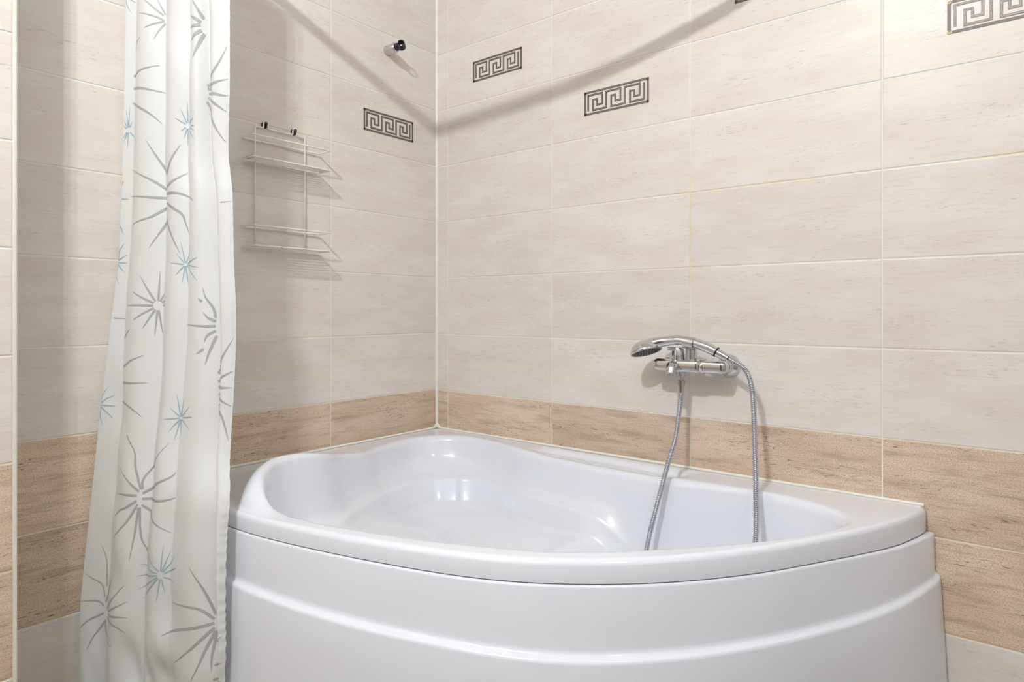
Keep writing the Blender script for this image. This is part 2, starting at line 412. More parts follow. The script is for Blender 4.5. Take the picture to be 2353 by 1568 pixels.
# ---------------------------------------------------------------- greek key inlays
def strip(bm, pts, wd, z0, z1, mi=0):
    # mitred flat strip through axis-aligned points, raised from z0 to z1
    def side(s):
        out = []
        for i, q in enumerate(pts):
            def nrm(a, b):
                dx, dy = b[0] - a[0], b[1] - a[1]; l = math.hypot(dx, dy); return (-dy / l, dx / l)
            if i == 0: nn = nrm(pts[0], pts[1])
            elif i == len(pts) - 1: nn = nrm(pts[-2], pts[-1])
            else:
                a, b = nrm(pts[i - 1], pts[i]), nrm(pts[i], pts[i + 1]); nn = (a[0] + b[0], a[1] + b[1])
            out.append((q[0] + nn[0] * s * wd / 2, q[1] + nn[1] * s * wd / 2))
        return out
    l, r = side(1), side(-1)
    V = lambda q, z: bm.verts.new((q[0], q[1], z))
    L0, L1, R0, R1 = [V(q, z0) for q in l], [V(q, z1) for q in l], [V(q, z0) for q in r], [V(q, z1) for q in r]
    for i in range(len(pts) - 1):
        for f in ((L1[i], R1[i], R1[i + 1], L1[i + 1]), (L0[i], L1[i], L1[i + 1], L0[i + 1]), (R0[i], R0[i + 1], R1[i + 1], R1[i])): bm.faces.new(f).material_index = mi
    for i in (0, -1): bm.faces.new((L0[i], R0[i], R1[i], L1[i])).material_index = mi
KW, KH = .2125, .0705
def key_path():
    pts = []; x0 = .0135; P = .0612
    for k in range(3):
        x = x0 + P * k
        pts += [(x, .0125), (x, .0583), (x + .0475, .0583), (x + .0475, .0262), (x + .0305, .0262), (x + .0305, .0435), (x + .0172, .0435), (x + .0172, .0125)]
    pts += [(x0 + 3 * P, .0125), (x0 + 3 * P, .0583)]
    out = [pts[0]]
    for q in pts[1:]:
        if q != out[-1]: out.append(q)
    # drop collinear points
    res = [out[0]]
    for a, b, c in zip(out, out[1:], out[2:]):
        if not ((a[0] == b[0] == c[0]) or (a[1] == b[1] == c[1])): res.append(b)
    return res + [out[-1]]
def inlay(mx, label):
    root = empty('greek_key_inlay'); root.matrix_world = mx
    root.rotation_mode = 'XYZ'
    tag(root, label, 'tile inlay', 'greek key inlays in the wall tiles')
    def part(name, bm, m):
        fix(bm); o = obj(name, bm, m); o.parent = root; o.location = (0, 0, 0); return o
    t = .0062; c = .0078
    bm = bmesh.new()
    for a, b in (((c + .0006, t / 2), (KW - c - .0006, t / 2)), ((c + .0006, KH - t / 2), (KW - c - .0006, KH - t / 2)), ((t / 2, c + .0006), (t / 2, KH - c - .0006)), ((KW - t / 2, c + .0006), (KW - t / 2, KH - c - .0006))): strip(bm, [a, b], t, -.001, .0009)
    part('border', bm, M_band)
    for x in (0, KW - c):
        for y in (0, KH - c):
            bm = bmesh.new(); box(bm, (x - .0003, y - .0003, -.001), (x + c, y + c, .0012)); 
            bmesh.ops.bevel(bm, geom=bm.edges[:], offset=.0008, segments=2, affect='EDGES'); part('corner_stud', bm, M_gold)
    bm = bmesh.new(); strip(bm, key_path(), .0056, -.001, .0007); 
    k = part('meander', bm, M_meander)
    bm = bmesh.new(); pk = key_path(); strip(bm, pk, .0026, .0002, .0010)
    fix(bm); o = obj('silver_line', bm, M_core); o.parent = k; o.location = (0, 0, 0)
    return root
def on_right(x, z): return Matrix(((1, 0, 0, x), (0, 0, -1, 0), (0, 1, 0, z + H0), (0, 0, 0, 1)))
def on_left(y, z): return Matrix(((0, 0, 1, 0), (1, 0, 0, y), (0, 1, 0, z + H0), (0, 0, 0, 1)))
inlay(on_left(-.3275, .8665), 'dark greek key tile inlay on the left wall, right of the wire shelf')
inlay(on_right(.176, 1.0665), 'dark greek key tile inlay on the right wall, nearest to the corner')
inlay(on_right(.627, .8665), 'dark greek key tile inlay on the right wall, above and left of the tap')
inlay(on_right(1.081, 1.0685), 'dark greek key tile inlay cut off by the top edge, only its lower corner showing')
inlay(on_right(1.534, .8690), 'glossy silver greek key tile inlay in the top right corner of the photo')

# ---------------------------------------------------------------- wire shelf
ws = empty('wire_shelf', (.01, -.62, H0 + .46)); tag(ws, 'white rust-spotted two-tier wire shelf hanging on the left wall', 'shelf')
def pz(x, y, z): return (x, y, z + H0)
YL, YR = -.704, -.548; wr = .0023
bm = bmesh.new()
def loop(y): return [pz(.008, y - .0068, .7935), pz(.008, y - .0066, .802), pz(.008, y - .0058, .8085), pz(.008, y - .003, .8125), pz(.008, y, .8135), pz(.008, y + .003, .8125), pz(.008, y + .0058, .8085), pz(.008, y + .0066, .802), pz(.008, y + .0068, .7935)]
path = rounded([pz(.008, YL, .458), pz(.008, YL, .7935), *loop(-.672), *loop(-.581), pz(.008, YR, .7935), pz(.008, YR, .458)], .008)
tube(bm, path, wr, 10); fr = obj('frame', bm, M_wire, ws, smooth=True)
def tray(zr, zt, rusty):
    x0, x1, y0, y1 = .008, .067, -.742, -.500
    bm = bmesh.new(); ring = [pz(x0, y0, zr), pz(x1, y0, zr), pz(x1, y1, zr), pz(x0, y1, zr)]
    tube(bm, rounded([pz(x0, -.62, zr), *[ring[i] for i in (0, 1, 2, 3)], pz(x0, -.62, zr)], .004), wr * .95, 10); r = obj('guard_rail', bm, M_wire, ws, smooth=True)
    bm = bmesh.new()
    tube(bm, rounded([pz(x0, -.62, zt), pz(x0, y0, zt), pz(x1, y0, zt), pz(x1, y1, zt), pz(x0, y1, zt), pz(x0, -.62, zt)], .004), wr * .95, 10)
    for k in range(8):
        x = x0 + (x1 - x0) * (k + 1) / 9; tube(bm, [pz(x, y0, zt + .0012), pz(x, y1, zt + .0012)],   .0012, 8)
    if rusty:
        for k in range(8):
            x = x0 + (x1 - x0) * (k + 1) / 9
            tube(bm, [pz(x, y0 - .0012, zt + .0014), pz(x, y0 + .006 + .003 * (k % 3), zt + .0014)], [.0021, .0017], 8, mi=1)
            if k % 2: tube(bm, [pz(x, y1 + .0012, zt + .0013), pz(x, y1 - .004, zt + .0013)], [.0018, .0016], 8, mi=1)
    obj('tray', bm, [M_wire, M_rust], ws, smooth=True)
tray(.754, .696, True); tray(.513, .459, False)
def hook(y, label):
    r = empty('wall_hook', (0, y, H0 + .806)); tag(r, label, 'hook', 'hooks holding the wire shelf')
    bm = bmesh.new(); lathe(bm, (0, y, H0 + .8065), (1, 0, 0), [(0, 0), (0, .0050), (.002, .0050), (.003, .0032), (.011, .0032), (.0115, .0042), (.013, .0043), (.0145, .0030), (.015, 0)], 20)
    fix(bm); obj('screw', bm, M_gunmetal, r, smooth=True, auto=50)
    bm = bmesh.new(); lathe(bm, (.0006, y, H0 + .8035), (1, 0, 0), [(0, 0), (0, .0092), (.0018, .0088), (.0020, 0)], 20); fix(bm); obj('rosette', bm, M_black, r, smooth=True, auto=50)
hook(-.672, 'small dark metal hook on the left wall holding the left loop of the wire shelf')
hook(-.581, 'small dark metal hook on the left wall holding the right loop of the wire shelf')

# ---------------------------------------------------------------- shower head bracket on the left wall
br = empty('shower_bracket', (0, -.23, H0 + 1.15)); tag(br, 'short chrome shower head holder with black clamp high on the left wall', 'shower holder')
bm = bmesh.new(); by, bz = -.230, 1.149 + H0
lathe(bm, (0, by, bz), (1, 0, 0), [(0, 0), (0, .0158), (.0015, .0165), (.042, .0162), (.0455, .0152), (.0475, .0120), (.0478, 0)], 40); fix(bm)
obj('barrel', bm, M_chrome_soft, br, smooth=True, auto=45)
bm = bmesh.new(); ca = Vector((.20, .35, 1)).normalized()
lathe(bm, (.038, by, bz), (1, 0, .05), [(0, 0), (.0, .0115), (.014, .0125), (.022, .0105), (.024, .0)], 28); fix(bm)
ck = obj('pivot', bm, M_black, br, smooth=True, auto=45)
bm = bmesh.new()  # C-shaped clamp: a ring with an opening
axc = Vector((.50, -.75, .30)).normalized(); a, b = basis(axc); cc = Vector((.070, by, bz + .001)); NA = 30
cols = []
for i in range(NA + 1):
    th = math.radians(40 + 290 * i / NA)
    e = a * math.cos(th) + b * math.sin(th)
    cols.append([bm.verts.new(cc + e * rr + axc * hh) for rr, hh in ((.0088, -.012), (.0128, -.0105), (.0136, 0), (.0128, .0105), (.0088, .012), (.0082, 0))])
for A, B in zip(cols, cols[1:]):
    for k in range(6): bm.faces.new((A[k], A[(k + 1) % 6], B[(k + 1) % 6], B[k]))
bm.faces.new(cols[0]); bm.faces.new(cols[-1]); fix(bm); obj('clamp', bm, M_black, br, smooth=True, auto=50)

# ---------------------------------------------------------------- bath mixer
mx = empty('bath_mixer', (.99, 0, H0 + .143)); tag(mx, 'chrome single-lever bath mixer mounted on the right wall above the tub', 'faucet')
ZB, YB = H0 + .143, -.066
for X in (.915, 1.066):
    bm = bmesh.new(); lathe(bm, (X, 0, ZB), (0, -1, 0), [(0, 0), (0, .0300), (.002, .0305), (.006, .0290), (.014, .0215), (.020, .0165), (.024, .0150), (.024, 0)], 40)
    fix(bm); obj('wall_flange', bm, M_chrome, mx, smooth=True, auto=45)
for X in (.915, 1.066):
    bm = bmesh.new(); lathe(bm, (X, -.02, ZB), (0, -1, 0), [(0, 0), (0, .0165), (.0015, .0178), (.017, .0178), (.0185, .0165), (.0185, .012), (.036, .012), (.036, 0)], 36)
    fix(bm); obj('union_nut', bm, M_chrome, mx, smooth=True, auto=45)
def superbar(bm, x0, x1, ry, rz, yc, zc, n=40, e=3.2, cap=.016, cols=26):
    rings = []
    for i in range(cols + 1):
        t = i / cols; x = x0 + (x1 - x0) * t
        dd = min(x - x0, x1 - x); k = 1 if dd >= cap else math.sqrt(max(0.0004, 1 - ((cap - dd) / cap) ** 2))
        ring = []
        for j in range(n):
            th = 2 * PI * j / n; c, s = math.cos(th), math.sin(th)
            ring.append(bm.verts.new((x, yc + ry * k * math.copysign(abs(c) ** (2 / e), c), zc + rz * k * math.copysign(abs(s) ** (2 / e), s))))
        rings.append(ring)
    for A, B in zip(rings, rings[1:]):
        for j in range(n): bm.faces.new((A[j], A[(j + 1) % n], B[(j + 1) % n], B[j]))
    bm.faces.new(rings[0]); bm.faces.new(rings[-1])
bm = bmesh.new(); superbar(bm, .888, 1.090, .0165, .0162, YB, ZB, cols=60)
# centre block carrying the cartridge and the diverter
superbar(bm, .936, 1.024, .0200, .0176, YB - .002, ZB, cap=.012, cols=30)
lathe(bm, (1.020, YB, ZB), (1, 0, 0), [(0, .0), (0, .0188), (.001, .0194), (.008, .0194), (.009, .0188), (.009, 0)], 36)
fix(bm); obj('body', bm, M_chrome, mx, smooth=True, auto=45)
bm = bmesh.new()
lathe(bm, (.957, YB, ZB + .010), (0, 0, 1), [(0, 0), (0, .0175), (.0155, .0172), (.0160, .0164), (.0166, .0164), (.0172, .0172), (.030, .0160), (.036, .0140), (.038, .010), (.0385, 0)], 40)
fix(bm); obj('cartridge_housing', bm, M_chrome, mx, smooth=True, auto=40)
bm = bmesh.new()  # flat lever pointing left and towards the room
la = Vector((.957, YB, ZB + .040)); ld = Vector((-.80, -.50, .0)).normalized(); ls = Vector((ld.y, -ld.x, 0))
pts = [(-.012, .012, .0066), (.0, .0135, .0068), (.012, .0125, .0064), (.022, .0112, .0060), (.028, .0104, .0054)]
cols = []
for d, hw, hh in pts:
    q = la + ld * d + Vector((0, 0, d * .10))
    cols.append([bm.verts.new(q + ls * hw * a2 + Vector((0, 0, hh * b2))) for a2, b2 in ((-1, -.6), (1, -.6), (1, .5), (.75, 1), (-.75, 1), (-1, .5))])
for A, B in zip(cols, cols[1:]):
    for k in range(6): bm.faces.new((A[k], A[(k + 1) % 6], B[(k + 1) % 6], B[k]))
bm.faces.new(cols[0]); bm.faces.new(cols[-1]); fix(bm)
bmesh.ops.bevel(bm, geom=bm.edges[:], offset=.001, segments=2, affect='EDGES'); obj('lever', bm, M_chrome, mx, smooth=True, auto=35)
bm = bmesh.new()
lathe(bm, (.993, YB, ZB + .010), (0, 0, 1), [(0, 0), (0, .0150), (.022, .0150), (.0225, .0142), (.0232, .0142), (.0237, .0150), (.034, .0146), (.037, .0150), (.0385, .0148), (.0385, .0)], 36)
fix(bm); hd = obj('holder_post', bm, M_chrome, mx, smooth=True, auto=40)
bm = bmesh.new()  # open cradle that the handset lies in
ax0 = Vector((.978, YB - .013, H0 + .2060)); dirh = Vector((1, .04, -.16)).normalized(); a, b = basis(dirh); cols = []
for i in range(21):
    th = math.radians(-235 + 290 * i / 20)
    e = a * math.cos(th) + b * math.sin(th)
    cols.append([bm.verts.new(ax0 + dirh * dd + e * rr) for dd, rr in ((0, .0137), (.0012, .0164), (.0275, .0164), (.0287, .0137))])
for A, B in zip(cols, cols[1:]):
    for k in range(4): bm.faces.new((A[k], A[(k + 1) % 4], B[(k + 1) % 4], B[k]))
bm.faces.new(cols[0]); bm.faces.new(cols[-1]); fix(bm); obj('cradle', bm, M_chrome, mx, smooth=True, auto=40)
bm = bmesh.new()
sp = [(.950, YB - .004, ZB + .001), (.951, YB - .018, ZB), (.952, YB - .028, ZB - .004), (.953, YB - .034, ZB - .010), (.954, YB - .037, ZB - .016)]
tube(bm, spline(sp, 5), [.0150] * 6 + [.0146] * 5 + [.0138] * 5 + [.0130] * 5, 28); fix(bm); spo = obj('spout', bm, M_chrome, mx, smooth=True, auto=45)
bm = bmesh.new(); q = Vector(sp[-1]); ax = Vector((.02, -.30, -1)).normalized()
lathe(bm, q - ax * .003, ax, [(0, 0), (0, .0125), (.001, .0132), (.010, .0132), (.011, .0125), (.011, .0100), (.007, .0095)], 32); fix(bm); ae = obj('aerator', bm, M_chrome_soft, spo, smooth=True, auto=40)
bm = bmesh.new(); lathe(bm, q - ax * .003, ax, [(.0075, .0100), (.0075, 0)], 24); fix(bm); obj('aerator_screen', bm, M_nozzle, spo)
bm = bmesh.new(); lathe(bm, (.965, YB, ZB - .008), (0, 0, -1), [(0, 0), (0, .0095), (.022, .0095), (.022, .0075), (.030, .0075), (.030, 0)], 28); fix(bm); obj('hose_outlet', bm, M_chrome_soft, mx, smooth=True, auto=40)

# ---------------------------------------------------------------- hand shower
hs = empty('hand_shower', (.95, -.08, H0 + .19)); tag(hs, 'chrome hand shower lying in the mixer cradle, head to the left', 'shower head')
hp = spline([pz(.884, -.0845, .1945), pz(.905, -.083, .2000), pz(.930, -.081, .2050), pz(.962, -.080, .2085), pz(.990, -.079, .2060), pz(1.020, -.078, .1990), pz(1.046, -.077, .1895), pz(1.062, -.077, .1820)], 8)
sst0 = lambda t: (lambda q: q * q * (3 - 2 * q))(min(1, max(0, t)))
NH = len(hp); bm = bmesh.new()
rad = [.0122 + .0040 * (1 - sst0(i / (NH * .36))) + .0008 * sst0((i / NH - .62) / .2) for i in range(NH)]
tube(bm, hp, rad, 28); fix(bm); obj('handle', bm, M_chrome, hs, smooth=True, auto=50)
bm = bmesh.new(); e0 = Vector(hp[-1]); dh = (Vector(hp[-1]) - Vector(hp[-3])).normalized()
lathe(bm, e0, dh, [(-.004, 0), (-.004, .0128), (.002, .0130), (.004, .0108), (.005, 0)], 28); fix(bm); obj('collar', bm, M_black, hs, smooth=True, auto=40)
bm = bmesh.new(); lathe(bm, e0, dh, [(.003, 0), (.003, .0108), (.014, .0106), (.030, .0098), (.0305, .0088), (.034, .0088), (.034, 0)], 28); fix(bm); obj('end_sleeve', bm, M_chrome, hs, smooth=True, auto=40)
# head: tilted domed disc
hc = Vector(pz(.8745, -.084, .1755)); hn = Vector((.33, -.125, -.93)).normalized(); hx = Vector((1, 0, .20)); hx = (hx - hn * hx.dot(hn)).normalized()
bm = bmesh.new()
lathe(bm, hc, hn, [(-.0300, 0), (-.0298, .010), (-.0275, .020), (-.0215, .031), (-.012, .0390), (-.003, .0425), (0, .0430), (.002, .0424), (.0025, .0405), (.0010, .0395)], 56, sx=1.0, ref=hx); fix(bm)
hb = obj('head_shell', bm, M_chrome, hs, smooth=True, auto=60)
bm = bmesh.new(); lathe(bm, hc, hn, [(.0010, .0398), (.0022, .0370), (.0026, .0200), (.0026, 0)], 48, ref=hx)
hy = hn.cross(hx)
for rr, cnt in ((.008, 6), (.016, 12), (.024, 18), (.032, 24)):
    for k in range(cnt):
        th = 2 * PI * k / cnt; o = hc + hn * .0020 + (hx * math.cos(th) + hy * math.sin(th)) * rr
        lathe(bm, o, hn, [(0, .0015), (.0022, .0012), (.0024, 0)], 8)
fix(bm); obj('spray_face', bm, M_nozzle, hs, smooth=True, auto=40)

# ---------------------------------------------------------------- shower hose: one length looping inside the tub
ho = empty('shower_hose', (1.05, -.2, H0 - .3)); tag(ho, 'long ribbed grey metal shower hose hanging from the mixer into the tub', 'hose')
hend = e0 + dh * .034
raw = [pz(.965, YB, .0715), pz(.9645, -.069, .055), pz(.966, -.082, .02), pz(.967, -.108, -.045), pz(.967, -.150, -.100), pz(.957, -.172, -.170), pz(.945, -.195, -.250), pz(.945, -.225, -.310), pz(.958, -.270, -.355), pz(1.00, -.33, -.385), pz(1.06, -.37, -.392), pz(1.13, -.365, -.392),
       pz(1.185, -.315, -.375), pz(1.203, -.258, -.325), pz(1.200, -.200, -.224), pz(1.184, -.150, -.126), pz(1.168, -.110, -.03), pz(1.160, -.094, .05), pz(1.152, -.085, .105), pz(1.135, -.080, .142), tuple(hend + dh * .008), tuple(hend + dh * .0006)]
sm = spline(raw, 40); L = [0]
for a, b in zip(sm, sm[1:]): L.append(L[-1] + (b - a).length)
step = .0007; tot = L[-1]; pts = []; j = 0; k = 0
while k * step < tot:
    s = k * step
    while j < len(L) - 2 and L[j + 1] < s: j += 1
    t = (s - L[j]) / max(1e-9, L[j + 1] - L[j]); pts.append(sm[j] * (1 - t) + sm[j + 1] * t); k += 1
rs = [.0061 + .0010 * math.sin(2 * PI * i * step / .0044) for i in range(len(pts))]
bm = bmesh.new(); tube(bm, pts, rs, 12); fix(bm); obj('ribbed_tube', bm, M_hose, ho, smooth=True)
bm = bmesh.new(); lathe(bm, pz(.965, YB, .1045), (0, 0, -1), [(0, .0), (0, .0095), (.001, .0102), (.013, .0100), (.014, .0078), (.032, .0074), (.0325, .0)], 12); fix(bm)
obj('hose_nut', bm, M_chrome_soft, ho, smooth=True, auto=25)

#--- curtain surface (fabric coordinates u across, z height) ---
LT=[(1.36, 0.04, -1.045), (1.1551, 0.04, -1.045), (1.0037, 0.04, -1.0459), (0.8013, 0.04, -1.0496), (0.5493, 0.04, -1.0551), (0.3987, 0.04, -1.0615), (0.2987, 0.04, -1.0732), (0.1999, 0.04, -1.0839), (0.1022, 0.04, -1.0944), (0.0056, 0.04, -1.1049), (-0.0903, 0.04, -1.1135), (-0.1851, 0.04, -1.1229), (-0.2789, 0.04, -1.1322), (-0.3724, 0.04, -1.1397), (-0.4686, 0.04, -1.1389), (-0.5334, 0.04, -1.1397), (-0.66, 0.04, -1.1397)]
RT=[(1.36, 0.2916, -0.93), (1.1152, 0.2916, -0.93), (0.9699, 0.2955, -0.93), (0.778, 0.2955, -0.93), (0.683, 0.2897, -0.93), (0.6061, 0.2897, -0.93), (0.5651, 0.3085, -0.9309), (0.3926, 0.3224, -0.9352), (0.2979, 0.3362, -0.9376), (0.2043, 0.3406, -0.9399), (0.1123, 0.3483, -0.9488), (0.0216, 0.3546, -0.9578), (-0.0463, 0.3738, -0.9725), (-0.1002, 0.4071, -0.987), (-0.1432, 0.4056, -0.9926), (-0.2268, 0.414, -1.0005), (-0.313, 0.4157, -1.0023), (-0.3972, 0.4224, -1.0039), (-0.4574, 0.4178, -1.0051), (-0.66, 0.4178, -1.0051)]
FOLD_Z=(1.0,.35,0.,-.5)
FOLD_U=((0,.10,.25,.40,.52,.65,.72,.79,.88,1),(0,.095,.25,.43,.54,.64,.74,.86,.92,1),
        (0,.17,.32,.46,.55,.64,.78,.90,.95,1),(0,.20,.34,.47,.57,.66,.82,.965,.985,1))
FOLD_D=(-.006,-.009,.012,-.006,.012,-.001,.011,-.013,.006,-.003)
def tab(T,z):
    if z>=T[0][0]: return T[0][1:]
    for a,b in zip(T,T[1:]):
        if z>=b[0]:
            t=(a[0]-z)/(a[0]-b[0]); t=t
            return tuple(a[i]+(b[i]-a[i])*t for i in (1,2))
    return T[-1][1:]
def fold_u(z):
    if z>=FOLD_Z[0]: return FOLD_U[0]
    for i in range(3):
        if z>=FOLD_Z[i+1]:
            t=(FOLD_Z[i]-z)/(FOLD_Z[i]-FOLD_Z[i+1]); t=t*t*(3-2*t)
            return [a+(b-a)*t for a,b in zip(FOLD_U[i],FOLD_U[i+1])]
    return FOLD_U[3]
def fold_d(u,z):
    us=fold_u(z)
    for i in range(9):
        if u<=us[i+1] or i==8:
            t=min(1,max(0,(u-us[i])/max(1e-6,us[i+1]-us[i])))
            a,b=FOLD_D[i],FOLD_D[i+1]
            t=math.sin(t*math.pi/2) if b>a else 1-math.cos(t*math.pi/2)
            return a+(b-a)*t
def sstep(a,b,x):
    t=min(1,max(0,(x-a)/(b-a))); return t*t*(3-2*t)
def curtain_point(u,z):
    # z is measured from the upper edge of the brown tile band
    zs=(-.03,-.015,0,.015,.03)
    l=[sum(tab(LT,z+q)[i] for q in zs)/5 for i in (0,1)]; r=[sum(tab(RT,z+q)[i] for q in zs)/5 for i in (0,1)]
    dx,dy=r[0]-l[0],r[1]-l[1]; n=math.hypot(dx,dy); nx,ny=dy/n,-dx/n
    d=fold_d(u,z)
    w=sstep(-.30,-.55,z)
    d=d*(1-.45*w)
    e=math.sin(math.pi*min(1,max(0,u)))**.5 if 0<u<1 else 0
    # slack cloth gathers in slanting wrinkles near the hem
    d+=w*e*.95*(.0075*math.sin(15*u+21*z+1.6*math.sin(7*u-11*z))+.0060*math.sin(-19*u+30*z+2*math.sin(9*z+4*u)+1.3)+.0022*math.sin(44*u+38*z+2*math.sin(12*u)))
    d+=e*.0022*math.sin(23*z+5*math.sin(3*u+4*z))*math.sin(9*u+3*z)
    # stitched ruffle along the free edge
    k=sstep(.95,1.,u)*(.0005+.0008*sstep(.05,-.3,z))
    d+=k*math.sin(z*260+3*math.sin(z*37))
    return (l[0]+dx*u+nx*d, l[1]+dy*u+ny*d, z)
#--- end ---

